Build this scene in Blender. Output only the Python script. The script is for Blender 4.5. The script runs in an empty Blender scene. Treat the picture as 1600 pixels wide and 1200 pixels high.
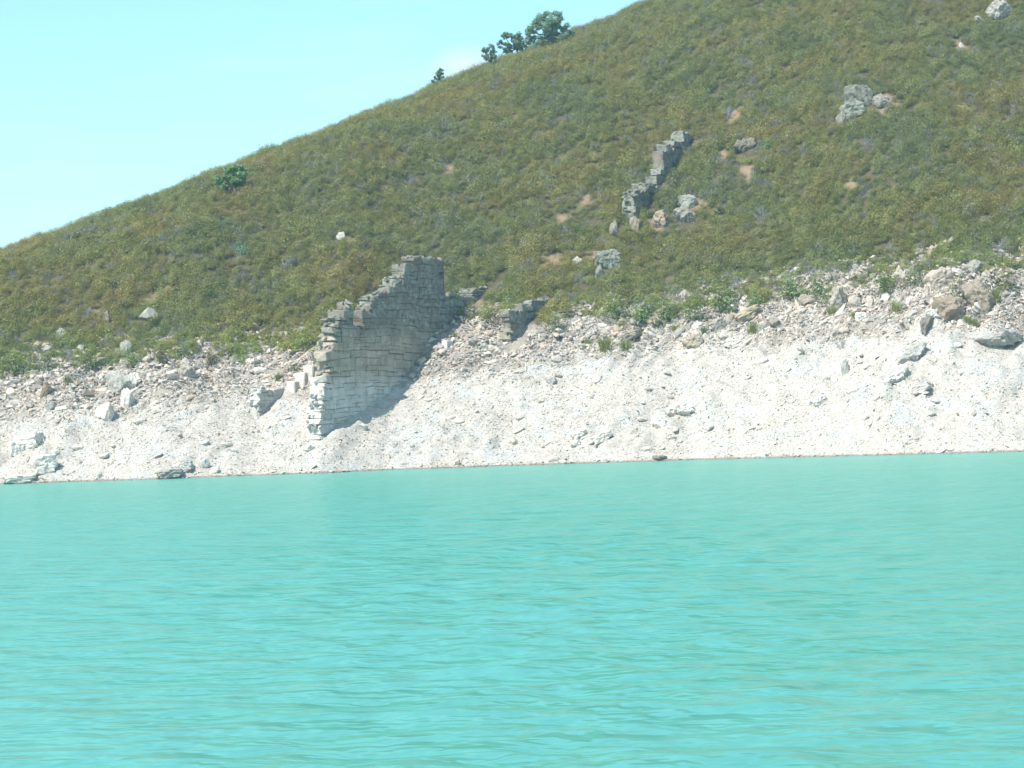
import bpy, bmesh, math, random
import numpy as np
from mathutils import Vector, Matrix, Euler

scene = bpy.context.scene
col = scene.collection
# ---------- camera geometry (photo is 1600x1200, focal 3600 px, from a boat 3.5 m above the lake)
F_PX, CAM_H, ROLL, PITCH = 3600.0, 3.5, math.radians(2.0), math.atan(46/3600)
FWD = np.array([0, math.cos(PITCH), math.sin(PITCH)]); R0 = np.array([1.0, 0, 0]); U0 = np.array([0, -math.sin(PITCH), math.cos(PITCH)])
CAM_UP = U0*math.cos(ROLL) + R0*math.sin(ROLL); CAM_RIGHT = R0*math.cos(ROLL) - U0*math.sin(ROLL)
CAM = np.array([0, 0, CAM_H])
def ray(px, py): return FWD + (px-800)/F_PX*CAM_RIGHT + (600-py)/F_PX*CAM_UP
def project(P):
    d = np.asarray(P, float) - CAM; w = d @ FWD
    return 800 + F_PX*(d @ CAM_RIGHT)/w, 600 - F_PX*(d @ CAM_UP)/w
# ---------- noise
def _h(ix, iy, seed):
    u = np.uint64; M = u(0xFFFFFFFF)
    n = np.atleast_1d((np.asarray(ix).astype(np.int64)*374761393 + np.asarray(iy).astype(np.int64)*668265263 + seed*974711) & 0xFFFFFFFF).astype(u)
    n = ((n ^ (n >> u(13)))*u(1274126177)) & M
    n = ((n ^ (n >> u(16)))*u(2246822519)) & M
    return ((n ^ (n >> u(15))) & u(0xFFFF)).astype(float).reshape(np.shape(ix))
def noise(x, y, seed=0):
    x, y = np.broadcast_arrays(np.asarray(x, float), np.asarray(y, float))
    ix, iy = np.floor(x), np.floor(y); fx, fy = x-ix, y-iy
    def g(ox, oy):
        a = _h(ix+ox, iy+oy, seed)*(2*math.pi/65536)
        return np.cos(a)*(fx-ox) + np.sin(a)*(fy-oy)
    u = fx*fx*fx*(fx*(fx*6-15)+10); v = fy*fy*fy*(fy*(fy*6-15)+10)
    a = g(0, 0)*(1-u)+g(1, 0)*u; b = g(0, 1)*(1-u)+g(1, 1)*u
    return (a*(1-v)+b*v)*1.4
def fbm(x, y, seed=0, octaves=4):
    r = 0; a = 1.0; f = 1.0
    for i in range(octaves):
        r = r + a*noise(np.asarray(x)*f+17.3*i, np.asarray(y)*f-9.1*i, seed+i); a *= .5; f *= 2.03
    return r
def sstep(a, b, x): t = np.clip((np.asarray(x)-a)/(b-a), 0, 1); return t*t*(3-2*t)
# ---------- terrain
SHORE_PX = [(0,757),(120,753),(250,749),(400,743),(500,740),(600,735),(715,731),(830,727),(960,723),(1080,719),(1200,716),(1400,711),(1600,706)]
_sh = [CAM + ray(*p)*(-CAM_H/ray(*p)[2]) for p in SHORE_PX]
_sx = np.array([-400, -90]+[p[0] for p in _sh]+[90, 400]); _sy = np.array([_sh[0][1]+30, _sh[0][1]]+[p[1] for p in _sh]+[_sh[-1][1], _sh[-1][1]+30])
def shore_y(x): return np.interp(x, _sx, _sy) + .25*fbm(np.asarray(x)*.35, 3.3, 5, 3)
SKY_PX = [(-500,545),(-300,490),(-150,446),(0,401),(100,366),(200,329),(300,291),(400,251),(500,214),(600,175),(680,140),(760,109),(850,74),(900,55),(1000,13),(1200,-75),(1400,-150),(1600,-215),(1900,-300)]
_cx = np.linspace(-70, 130, 81); _cz = np.full(81, 20.0)
def front(s):
    s = np.asarray(s, float)
    return np.where(s < 0, .45*s, .6*s - .6*(1-np.exp(-np.maximum(s, 0)/2.5))*.5)
def smin(a, b, k):
    h = np.clip(.5+.5*(b-a)/k, 0, 1); return b*(1-h)+a*h-k*h*(1-h)
def big(x, y):
    s = y - shore_y(x); w = sstep(2, 14, s)
    return front(s) + w*(.9*fbm(x/26, y/26, 11, 3)) + sstep(0, 3, s)*.12*fbm(x/3.5, y/3.5, 21, 3), s
def terrain_c(x, y):
    f, s = big(x, y); c = np.interp(x, _cx, _cz)
    y0 = shore_y(x) + c/.6
    cap = c - .12*np.maximum(y-y0-6, 0)
    return np.maximum(smin(f, cap, 9.0), -4.0), s
def solve_skyline():
    global _cz
    gx, gy = np.meshgrid(np.linspace(-80, 130, 211), np.linspace(150, 420, 271))
    tx = np.array([p[0] for p in SKY_PX]); ty = np.array([p[1] for p in SKY_PX])
    _cz = np.interp(_cx, [-70, -30, 0, 40, 130], [4, 12, 28, 55, 90])
    for it in range(14):
        z, _ = terrain_c(gx, gy)
        P = np.stack([gx, gy, z], -1).reshape(-1, 3); px, py = project(P)
        b = np.round((px+600)/25).astype(int); ok = (b >= 0) & (b < 104)
        best = np.full(104, 1e9); arg = np.zeros(104, int)
        o = np.argsort(py[ok]); idx = np.nonzero(ok)[0][o]
        bb, first = np.unique(b[idx], return_index=True)
        arg = idx[first]
        want = np.interp(px[arg], tx, ty); dz = (py[arg]-want)/F_PX*P[arg, 1]
        o = np.argsort(P[arg, 0]); wx = P[arg, 0][o]; wd = dz[o]
        _cz = _cz + .8*np.interp(_cx, wx, wd)
        k = np.array([.25, .5, .25]); _cz[1:-1] = np.convolve(_cz, k, 'valid')
    _cz = np.minimum(_cz, 60)
    return float(np.abs(dz).max())
SKY_ERR = solve_skyline()
def hit_c(px, py, fn):
    d = ray(px, py); t = np.linspace(135, 400, 2651)
    P = CAM + t[:, None]*d; z = fn(P[:, 0], P[:, 1]); below = P[:, 2] <= z
    if not below.any():
        i = int(np.argmin(P[:, 2]-z))
    else: i = int(np.argmax(below))
    return np.array([P[i, 0], P[i, 1], float(z[i])])
_tc = lambda x, y: terrain_c(x, y)[0]
def zone(pts):
    h = [hit_c(px, py, _tc) for px, py in pts]; x = np.array([p[0] for p in h]); s = np.array([p[1]-float(shore_y(p[0])) for p in h])
    o = np.argsort(x); return x[o], s[o]
VEG_PX = [(0,592),(120,578),(250,570),(330,560),(480,556),(600,535),(700,520),(790,505),(880,503),(960,505),(1050,498),(1150,478),(1250,467),(1330,456),(1440,442),(1500,425),(1600,430)]
WHITE_PX = [(0,655),(150,652),(300,632),(400,612),(500,612),(650,600),(800,585),(1000,552),(1200,532),(1400,520),(1600,522)]
_vx, _vs = zone(VEG_PX); _wx, _ws = zone(WHITE_PX)
def veg_s(x): return np.interp(x, _vx, _vs)
def white_s(x): return np.interp(x, _wx, _ws)
# rock ribs on the bank: (upper end, lower end, height, breadth) - higher on the downstream side, a step on the other
RIBS = [((1498,532),(1335,648),.85,3.2),((1590,560),(1490,640),.45,2.2),((1130,600),(1025,672),.45,2.0),((1250,545),(1190,600),.3,1.6),((330,640),(270,690),.3,1.6),((120,668),(20,730),.5,2.2),((1010,610),(900,690),.3,1.8),((1545,455),(1420,520),.6,2.5),((1200,480),(1060,545),.4,1.8),((860,560),(760,600),.3,1.6)]
RIBS = [(hit_c(*a, _tc), hit_c(*b, _tc), h, w) for a, b, h, w in RIBS]
def ribs(x, y):
    r = np.zeros(np.shape(x))
    for a, b, h, w in RIBS:
        d = b[:2]-a[:2]; l = np.hypot(*d); d = d/l; t = (x-a[0])*d[0]+(y-a[1])*d[1]; q = (x-a[0])*d[1]-(y-a[1])*d[0]
        q = -q + .35*fbm(x*.7, y*.7, 91, 3)
        r = r + h*sstep(-.15, .25, q)*np.exp(-np.maximum(q, 0)**2/w**2)*sstep(-1.5, 1, t)*sstep(l+1.5, l-1.5, t)*(1+.7*fbm(x*.8, y*.8, 95, 3))
    return r
# strata ledges on the bank, running up to the right
def terrain(x, y):
    x = np.asarray(x, float); y = np.asarray(y, float)
    z, s = terrain_c(x, y)
    m = sstep(.2, 2.5, s)*(1-sstep(0, 5, s-veg_s(x)))
    a = math.radians(52); p = x*math.cos(a)+s*math.sin(a); q = -x*math.sin(a)+s*math.cos(a)
    r = 1-np.abs(noise(p*.16, q*.75, 61)); r2 = 1-np.abs(noise(p*.4, q*1.7, 67))
    patch = sstep(-.1, .45, fbm(x/7, s/5, 71, 3)+.35*sstep(18, 28, x)+.15*sstep(-16,-28,x))
    z = z + m*(patch*(.75*(r-.6)+.38*(r2-.6)) + .13*fbm(x*.9, s*.9, 81, 4)) + ribs(x, y)
    return z
def shore_s(x, y): return y - shore_y(x)
def hit(px, py): return hit_c(px, py, terrain)
# ---------- camera
cd = bpy.data.cameras.new('camera'); cam = bpy.data.objects.new('camera', cd); col.objects.link(cam)
cd.sensor_width = 36; cd.lens = 36*F_PX/1600; cd.clip_start = .5; cd.clip_end = 6000
M = Matrix.Identity(4)
for i in range(3):
    M[i][0] = CAM_RIGHT[i]; M[i][1] = CAM_UP[i]; M[i][2] = -FWD[i]; M[i][3] = CAM[i]
cam.matrix_world = M; scene.camera = cam
# ---------- sun, sky, exposure
SUN = np.array([-.68, -.733]); SUN_EL = math.radians(53)
SUN3 = Vector((SUN[0]*math.cos(SUN_EL), SUN[1]*math.cos(SUN_EL), math.sin(SUN_EL)))
sd = bpy.data.lights.new('sun', 'SUN'); sd.energy = 4.3; sd.angle = math.radians(.5); sd.color = (1, .96, .90)
so = bpy.data.objects.new('sun', sd); col.objects.link(so); so.rotation_euler = SUN3.to_track_quat('Z', 'Y').to_euler()
world = bpy.data.worlds.new('World'); scene.world = world; world.use_nodes = True
wt = world.node_tree; wt.nodes.clear()
def wn(t, **k):
    n = wt.nodes.new(t)
    for a, v in k.items(): setattr(n, a, v)
    return n
sky = wn('ShaderNodeTexSky', sky_type='NISHITA', sun_disc=False, sun_elevation=SUN_EL, sun_rotation=math.atan2(SUN[0], SUN[1]), altitude=200, air_density=1.0, dust_density=1.2, ozone_density=1.0)
tint = wn('ShaderNodeMix', data_type='RGBA', blend_type='MULTIPLY'); tint.inputs[0].default_value = 1; tint.inputs[7].default_value = (.87, 1.17, 1.14, 1)
wt.links.new(sky.outputs[0], tint.inputs[6])
# thin high cloud: streaks from stretched noise, and one soft low cloud bank behind the ridge
tc = wn('ShaderNodeTexCoord'); mp = wn('ShaderNodeMapping'); mp.inputs['Scale'].default_value = (2.2, 2.2, 16); mp.inputs['Rotation'].default_value = (0, .12, 0)
wt.links.new(tc.outputs['Generated'], mp.inputs[0])
nz = wn('ShaderNodeTexNoise'); nz.inputs['Scale'].default_value = 3.0; nz.inputs['Detail'].default_value = 6; nz.inputs['Roughness'].default_value = .55
wt.links.new(mp.outputs[0], nz.inputs['Vector'])
cr = wn('ShaderNodeMapRange'); cr.inputs[1].default_value = .52; cr.inputs[2].default_value = .80; cr.inputs[4].default_value = .35
wt.links.new(nz.outputs['Fac'], cr.inputs[0])
cm = wn('ShaderNodeMix', data_type='RGBA'); wt.links.new(cr.outputs[0], cm.inputs[0]); wt.links.new(tint.outputs[2], cm.inputs[6]); cm.inputs[7].default_value = (3.9, 4.8, 5.2, 1)
# the low cloud: a soft ellipsoidal patch in sky direction, broken by noise
cdir = ray(728, 102); cdir = cdir/np.linalg.norm(cdir)
vs = wn('ShaderNodeVectorMath', operation='SUBTRACT'); wt.links.new(tc.outputs['Generated'], vs.inputs[0]); vs.inputs[1].default_value = tuple(cdir)
vm = wn('ShaderNodeVectorMath', operation='MULTIPLY'); wt.links.new(vs.outputs[0], vm.inputs[0]); vm.inputs[1].default_value = (50, 50, 130)
n2 = wn('ShaderNodeTexNoise'); n2.inputs['Scale'].default_value = 70; n2.inputs['Detail'].default_value = 4; wt.links.new(tc.outputs['Generated'], n2.inputs['Vector'])
ln = wn('ShaderNodeVectorMath', operation='LENGTH'); wt.links.new(vm.outputs[0], ln.inputs[0])
ad = wn('ShaderNodeMath', operation='ADD'); wt.links.new(ln.outputs['Value'], ad.inputs[0]); wt.links.new(n2.outputs['Fac'], ad.inputs[1])
c2 = wn('ShaderNodeMapRange'); c2.inputs[1].default_value = 1.6; c2.inputs[2].default_value = .7; c2.inputs[4].default_value = .8; wt.links.new(ad.outputs[0], c2.inputs[0])
cm2 = wn('ShaderNodeMix', data_type='RGBA'); wt.links.new(c2.outputs[0], cm2.inputs[0]); wt.links.new(cm.outputs[2], cm2.inputs[6]); cm2.inputs[7].default_value = (4.3, 4.6, 5.0, 1)
bg = wn('ShaderNodeBackground'); bg.inputs['Strength'].default_value = .13; wt.links.new(cm2.outputs[2], bg.inputs['Color'])
wo = wn('ShaderNodeOutputWorld'); wt.links.new(bg.outputs[0], wo.inputs[0])
vsn = scene.view_settings; vsn.view_transform = 'Standard'; vsn.look = 'None'; vsn.gamma = 1; vsn.use_curve_mapping = False; vsn.exposure = .78
scene.render.engine = 'CYCLES'; scene.cycles.max_bounces = 5; scene.cycles.diffuse_bounces = 2; scene.cycles.use_denoising = True

# ---------- mesh helpers
def mesh_np(name, V, Fc, smooth=False):
    V = np.asarray(V, np.float32); Fc = np.asarray(Fc, np.int32); k = Fc.shape[1]
    me = bpy.data.meshes.new(name); me.vertices.add(len(V)); me.vertices.foreach_set('co', V.ravel())
    me.loops.add(Fc.size); me.loops.foreach_set('vertex_index', Fc.ravel())
    me.polygons.add(len(Fc)); me.polygons.foreach_set('loop_start', np.arange(0, Fc.size, k, dtype=np.int32))
    if smooth: me.polygons.foreach_set('use_smooth', np.ones(len(Fc), bool))
    me.update(calc_edges=True); return me
def link(name, me, mat=None, parent=None):
    o = bpy.data.objects.new(name, me); col.objects.link(o)
    if mat is not None and me is not None and not me.materials: me.materials.append(mat)
    if parent is not None: o.parent = parent
    return o
def tag(o, label=None, cat=None, group=None, kind=None):
    if label: o['label'] = label
    if cat: o['category'] = cat
    if group: o['group'] = group
    if kind: o['kind'] = kind
    return o
def empty(name, loc):
    o = bpy.data.objects.new(name, None); col.objects.link(o); o.location = tuple(loc); o.empty_display_size = .3; return o
def attr(me, name, typ, dom, data):
    a = me.attributes.new(name, typ, dom); a.data.foreach_set('color' if typ == 'FLOAT_COLOR' else 'vector' if typ == 'FLOAT_VECTOR' else 'value', np.asarray(data, np.float32 if typ != 'INT' else np.int32).ravel())

# ---------- materials
class Nodes:
    def __init__(s, name):
        s.m = bpy.data.materials.new(name); s.m.use_nodes = True; s.t = s.m.node_tree; s.t.nodes.clear()
    def n(s, t, ins=None, **k):
        n = s.t.nodes.new(t)
        for a, v in k.items(): setattr(n, a, v)
        for a, v in (ins or {}).items(): s.put(n.inputs[a], v)
        return n
    def put(s, sock, v):
        if isinstance(v, bpy.types.NodeSocket): s.t.links.new(v, sock)
        elif isinstance(v, (tuple, list)) and sock.type == 'RGBA' and len(v) == 3: sock.default_value = (*v, 1)
        else: sock.default_value = v
    def mix(s, fac, a, b, mode='MIX'):
        n = s.n('ShaderNodeMix', data_type='RGBA', blend_type=mode); s.put(n.inputs[0], fac); s.put(n.inputs[6], a); s.put(n.inputs[7], b); return n.outputs[2]
    def noise(s, vec, scale, detail=4, rough=.55, out='Fac'):
        return s.n('ShaderNodeTexNoise', {'Vector': vec, 'Scale': scale, 'Detail': detail, 'Roughness': rough}).outputs[out]
    def rng(s, v, a, b, c=0., d=1.):
        return s.n('ShaderNodeMapRange', {0: v, 1: a, 2: b, 3: c, 4: d}).outputs[0]
    def math(s, op, a, b=0.):
        return s.n('ShaderNodeMath', {0: a, 1: b}, operation=op).outputs[0]
    def attr(s, name, typ='GEOMETRY', out='Color'):
        return s.n('ShaderNodeAttribute', attribute_name=name, attribute_type=typ).outputs[out]
    def out(s, sh): s.n('ShaderNodeOutputMaterial', {'Surface': sh}); return s.m
    def pos(s): return s.n('ShaderNodeNewGeometry').outputs['Position']

# ground: whitened bank below the old water line, brown stony strip, ochre soil under the shrubs
k = Nodes('ground'); p = k.pos()
white = k.attr('white', out='Fac'); veg = k.attr('veg', out='Fac'); soil = k.attr('soil', out='Fac')
n1 = k.noise(p, 1.3, 6, .65); n2_ = k.noise(p, 7, 5, .7); n3 = k.noise(p, .35, 4)
cw = k.mix(k.rng(n1, .35, .65), (.42, .375, .32), (.535, .49, .435)); cw = k.mix(k.rng(n3, .5, .72), cw, (.46, .47, .46))
cb = k.mix(k.rng(n1, .38, .62), (.26, .225, .19), (.42, .38, .33)); cb = k.mix(k.rng(n3, .45, .7), cb, (.36, .30, .23))
cv = k.mix(k.rng(n1, .35, .65), (.075, .07, .035), (.125, .105, .06))
cv = k.mix(soil, cv, k.mix(n2_, (.24, .165, .10), (.30, .225, .155)))
c = k.mix(k.rng(k.math('ADD', white, k.math('MULTIPLY', k.math('SUBTRACT', n1, .5), 1.2)), .3, .7), cb, cw)
c = k.mix(veg, c, cv)
c = k.mix(.55, c, k.mix(k.rng(n2_, .3, .7), (.45, .43, .42), (1.1, 1.1, 1.1)), 'MULTIPLY')
wet = k.rng(k.math('ADD', k.n('ShaderNodeSeparateXYZ', {0: p}).outputs['Z'], k.math('MULTIPLY', k.noise(p, 1.7, 3), .12)), .10, .22)
c = k.mix(wet, k.mix(1.0, c, (.50, .47, .44), 'MULTIPLY'), c)
bp = k.n('ShaderNodeBump', {'Strength': .9, 'Distance': .12, 'Height': k.math('ADD', k.noise(p, 4, 6, .7), k.math('MULTIPLY', n2_, .4))})
b = k.n('ShaderNodeBsdfPrincipled', {'Base Color': c, 'Roughness': .95, 'Specular IOR Level': .1, 'Normal': bp.outputs[0]})
MAT_GROUND = k.out(b.outputs[0])

# loose stone: colour carried by each stone, small lichen and dust variation on it
k = Nodes('loose_stone'); p = k.pos(); cc = k.attr('col', 'INSTANCER')
c = k.mix(.8, cc, k.mix(k.rng(k.noise(p, 3.5, 5, .65), .3, .7), (.62, .60, .57), (1.12, 1.12, 1.12)), 'MULTIPLY')
wet = k.rng(k.math('ADD', k.n('ShaderNodeSeparateXYZ', {0: p}).outputs['Z'], k.math('MULTIPLY', k.noise(p, 1.7, 3), .12)), .10, .22)
c = k.mix(wet, k.mix(1.0, c, (.50, .47, .44), 'MULTIPLY'), c)
bp = k.n('ShaderNodeBump', {'Strength': .7, 'Distance': .05, 'Height': k.noise(p, 9, 5, .7)})
b = k.n('ShaderNodeBsdfPrincipled', {'Base Color': c, 'Roughness': .92, 'Specular IOR Level': .12, 'Normal': bp.outputs[0]})
MAT_STONE = k.out(b.outputs[0])

# masonry: bleached by the lake at the foot, tan tide band, grey-green lichen above
def masonry(name, lo, hi, mortar=False):
    k = Nodes(name); p = k.pos(); sx = k.n('ShaderNodeSeparateXYZ', {0: p})
    rnd = k.n('ShaderNodeObjectInfo').outputs['Random']
    nb = k.noise(p, .55, 5, .6); nf = k.noise(p, 3.2, 6, .7)
    h = k.math('ADD', sx.outputs['Z'], k.math('MULTIPLY', k.math('SUBTRACT', nb, .5), 3.0))
    low = k.mix(nf, (.47, .45, .42), (.62, .60, .55)); tan = k.mix(k.rng(nf, .4, .6), (.38, .29, .21), (.40, .37, .32)); up = k.mix(k.rng(nf, .38, .62), (.15, .15, .12), (.33, .325, .28))
    st = k.noise(k.n('ShaderNodeMapping', {'Vector': p, 'Scale': (1.0, 1.0, .5)}).outputs[0], 1.6, 5, .65)
    up = k.mix(k.rng(nb, .48, .62), up, k.mix(nf, (.16, .135, .11), (.25, .22, .18)))
    c = k.mix(k.rng(h, lo, lo+1.4), low, tan); c = k.mix(k.rng(h, hi, hi+1.6), c, up)
    c = k.mix(.9, c, k.mix(rnd, (.86, .86, .85), (1.08, 1.07, 1.05)), 'MULTIPLY')
    c = k.mix(.4, c, k.mix(k.rng(st, .36, .62), (.55, .54, .52), (1.12, 1.12, 1.12)), 'MULTIPLY')
    if mortar: c = k.mix(.8, c, (.80, .78, .74), 'MULTIPLY')
    bp = k.n('ShaderNodeBump', {'Strength': 1.0, 'Distance': .14, 'Height': k.noise(p, 3.2, 7, .72)})
    return k.out(k.n('ShaderNodeBsdfPrincipled', {'Base Color': c, 'Roughness': .95, 'Specular IOR Level': .1, 'Normal': bp.outputs[0]}).outputs[0])
MAT_WALL = masonry('lake_wall_stone', 5.6, 8.6); MAT_MORTAR = masonry('lake_wall_mortar', 5.6, 8.6, True)

# leaves: each plant carries its colour, each leaf its shade of it
def leaf_mat(name, dry):
    k = Nodes(name); cc = k.attr('col', 'INSTANCER'); t = k.attr('tint', out='Fac'); p = k.pos()
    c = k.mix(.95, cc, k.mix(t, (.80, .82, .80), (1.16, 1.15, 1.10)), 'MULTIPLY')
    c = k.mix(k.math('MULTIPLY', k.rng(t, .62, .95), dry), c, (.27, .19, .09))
    d = k.n('ShaderNodeBsdfDiffuse', {'Color': c}); tr = k.n('ShaderNodeBsdfTranslucent', {'Color': c})
    g = k.n('ShaderNodeBsdfGlossy', {'Color': (.5, .55, .55), 'Roughness': .45})
    m1 = k.n('ShaderNodeMixShader', {0: .38, 1: d.outputs[0], 2: tr.outputs[0]}); m2 = k.n('ShaderNodeMixShader', {0: .05, 1: m1.outputs[0], 2: g.outputs[0]})
    return k.out(m2.outputs[0])
MAT_LEAF = leaf_mat('shrub_leaf', .8); MAT_OAK = leaf_mat('oak_leaf', 0.0)
k = Nodes('bark'); p = k.pos()
MAT_BARK = k.out(k.n('ShaderNodeBsdfPrincipled', {'Base Color': k.mix(k.noise(p, 8, 5), (.05, .04, .03), (.14, .12, .10)), 'Roughness': .95}).outputs[0])

# turbid turquoise lake
k = Nodes('lake_water'); p = k.pos()
mpn = k.n('ShaderNodeMapping', {'Vector': p, 'Scale': (.85, 1.2, 1.0), 'Rotation': (0, 0, .15)})
h1 = k.noise(mpn.outputs[0], .9, 3, .5); h2 = k.noise(mpn.outputs[0], .22, 3)
bp = k.n('ShaderNodeBump', {'Strength': .8, 'Distance': .34, 'Height': h1})
c = k.mix(k.rng(h2, .3, .7), (.068, .285, .212), (.076, .300, .238))
# Fresnel sheen, levelling off at grazing angles as it does on wind-roughened water
fr = k.n('ShaderNodeFresnel', {'IOR': 1.33, 'Normal': bp.outputs[0]}); fac = k.rng(fr.outputs[0], .02, .75, .02, .30)
df = k.n('ShaderNodeBsdfDiffuse', {'Color': c, 'Normal': bp.outputs[0]}); gl = k.n('ShaderNodeBsdfGlossy', {'Color': (1, 1, 1), 'Roughness': .16, 'Normal': bp.outputs[0]})
b = k.n('ShaderNodeMixShader', {0: fac, 1: df.outputs[0], 2: gl.outputs[0]})
MAT_WATER = k.out(b.outputs[0])

# ---------- the setting: hillside sheet
def axis(segs):
    r = [segs[0][0]]
    for a, b_, st in segs: r += list(np.linspace(a, b_, max(1, int(round((b_-a)/st)))+1)[1:])
    return np.array(r)
gx = axis([(-420, -120, 60), (-120, -50, 3.5), (-50, -38, 1), (-38, 50, .24), (50, 80, 1), (80, 130, 4), (130, 430, 60)])
gs = axis([(-60, -8, 10), (-8, -1, 1), (-1, 24, .22), (24, 75, .6), (75, 130, 1.6), (130, 260, 8), (260, 900, 80)])
X, S = np.meshgrid(gx, gs); Y = S + shore_y(X)
Z = terrain(X, Y)
def terrain(x, y):
    x = np.asarray(x, float); y = np.asarray(y, float); s = y-shore_y(x)
    i = np.clip(np.searchsorted(gx, x)-1, 0, len(gx)-2); j = np.clip(np.searchsorted(gs, s)-1, 0, len(gs)-2)
    u = np.clip((x-gx[i])/(gx[i+1]-gx[i]), 0, 1); v = np.clip((s-gs[j])/(gs[j+1]-gs[j]), 0, 1)
    return (Z[j, i]*(1-u)+Z[j, i+1]*u)*(1-v)+(Z[j+1, i]*(1-u)+Z[j+1, i+1]*u)*v
def hit(px, py):
    d = ray(px, py); t = np.linspace(138, 300, 325)
    for _ in range(2):
        P = CAM + t[:, None]*d; z = terrain(P[:, 0], P[:, 1]); below = P[:, 2] <= z
        i = int(np.argmax(below)) if below.any() else int(np.argmin(P[:, 2]-z))
        t = np.linspace(t[max(i-1, 0)], t[min(i+1, len(t)-1)], 41)
    return np.array([P[i, 0], P[i, 1], float(z[i])])
nxx, nss = len(gx), len(gs)
idx = np.arange(nxx*nss).reshape(nss, nxx)
Fc = np.stack([idx[:-1, :-1], idx[:-1, 1:], idx[1:, 1:], idx[1:, :-1]], -1).reshape(-1, 4)
me = mesh_np('hillside', np.stack([X, Y, Z], -1).reshape(-1, 3), Fc, smooth=True)
attr(me, 'white', 'FLOAT', 'POINT', 1-sstep(-2.4, 2.6, S-white_s(X)+1.6*fbm(X/4, S/2.5, 301, 3)))
VEGF = lambda x, s: sstep(-1.2, 1.6, s-veg_s(x)+1.6*fbm(np.asarray(x)/3, np.asarray(s)/3, 303, 3))
attr(me, 'veg', 'FLOAT', 'POINT', VEGF(X, S))
BARE = [(862,410,2.0),(845,425,1.4),(1168,268,1.7),(1385,160,2.2),(1375,180,1.5),(240,468,1.6),(262,455,1.2),(1090,322,1.6),(920,315,1.2),(925,400,1.4),(75,545,1.3),(150,490,1.3),(545,380,1.2),(1500,70,1.5),(1130,245,1.2),(740,480,2.0),(770,485,2.0),(1020,350,1.6),(880,345,1.1),(700,265,1.3),(1150,180,1.4),(790,285,1.2),(1330,290,1.3),(1505,170,1.2),(1240,330,1.2)]
BARE = [(hit(a, b_), r*.52) for a, b_, r in BARE]
def bare(x, y):
    r = np.zeros(np.shape(x)); wob = fbm(x*1.1, y*1.1, 311, 3)
    for c_, rad in BARE:
        d = np.hypot(x-c_[0], (y-c_[1])*.6)/rad + .55*wob; r = np.maximum(r, 1-sstep(.45, 1.15, d))
    return r
attr(me, 'soil', 'FLOAT', 'POINT', np.maximum(bare(X, Y), .35*sstep(.45, .8, fbm(X/5, Y/5, 307, 3))))
tag(link('hillside', me, MAT_GROUND), kind='structure')

# ---------- the setting: lake with real waves where they can be told apart, flat far out
ang = np.radians(axis([(-180, -60, 30), (-60, -20, 8), (-20, -14.5, 1), (-14.5, 14.5, .06), (14.5, 20, 1), (20, 60, 8), (60, 180, 30)]))
t = np.linspace(0, 1, 760); rr = 1/((1-t)/13.0+t/160.0)
rad = np.concatenate([[.3, 3, 7, 10, 12], rr, [175, 220, 400, 900, 1500]])
A_, Rr = np.meshgrid(ang, rad); WX, WY = Rr*np.sin(A_), Rr*np.cos(A_)
dr = np.gradient(rad)[:, None]; H = np.zeros_like(WX); rngw = np.random.default_rng(7)
for i in range(56):
    wl = .35*(12 ** (i/55)); th = math.radians(97) + rngw.normal(0, .85)
    kx, ky = math.cos(th)*2*math.pi/wl, math.sin(th)*2*math.pi/wl
    amp = .0050*wl*(.60+.75*math.exp(-(math.log(wl/1.0)/.65)**2))
    gust = np.clip(.75+.9*noise(WX/9+i, WY/14-i, 400+i % 5), .1, 1.6)
    H += amp*sstep(1.5, 4, wl/dr)*gust*np.sin(kx*WX+ky*WY+rngw.uniform(0, 6.28))
H *= (1-sstep(150, 175, Rr))*sstep(10, 14, Rr)*sstep(0, .5, np.radians(22)-np.abs(A_))
H = H + .012
n_a, n_r = len(ang), len(rad); idx = np.arange(n_a*n_r).reshape(n_r, n_a)
Fc = np.stack([idx[:-1, :-1], idx[:-1, 1:], idx[1:, 1:], idx[1:, :-1]], -1).reshape(-1, 4)[:, ::-1]
me = mesh_np('lake_water', np.stack([WX, WY, H], -1).reshape(-1, 3), Fc, smooth=True)
tag(link('lake_water', me, MAT_WATER), kind='structure')
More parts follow.
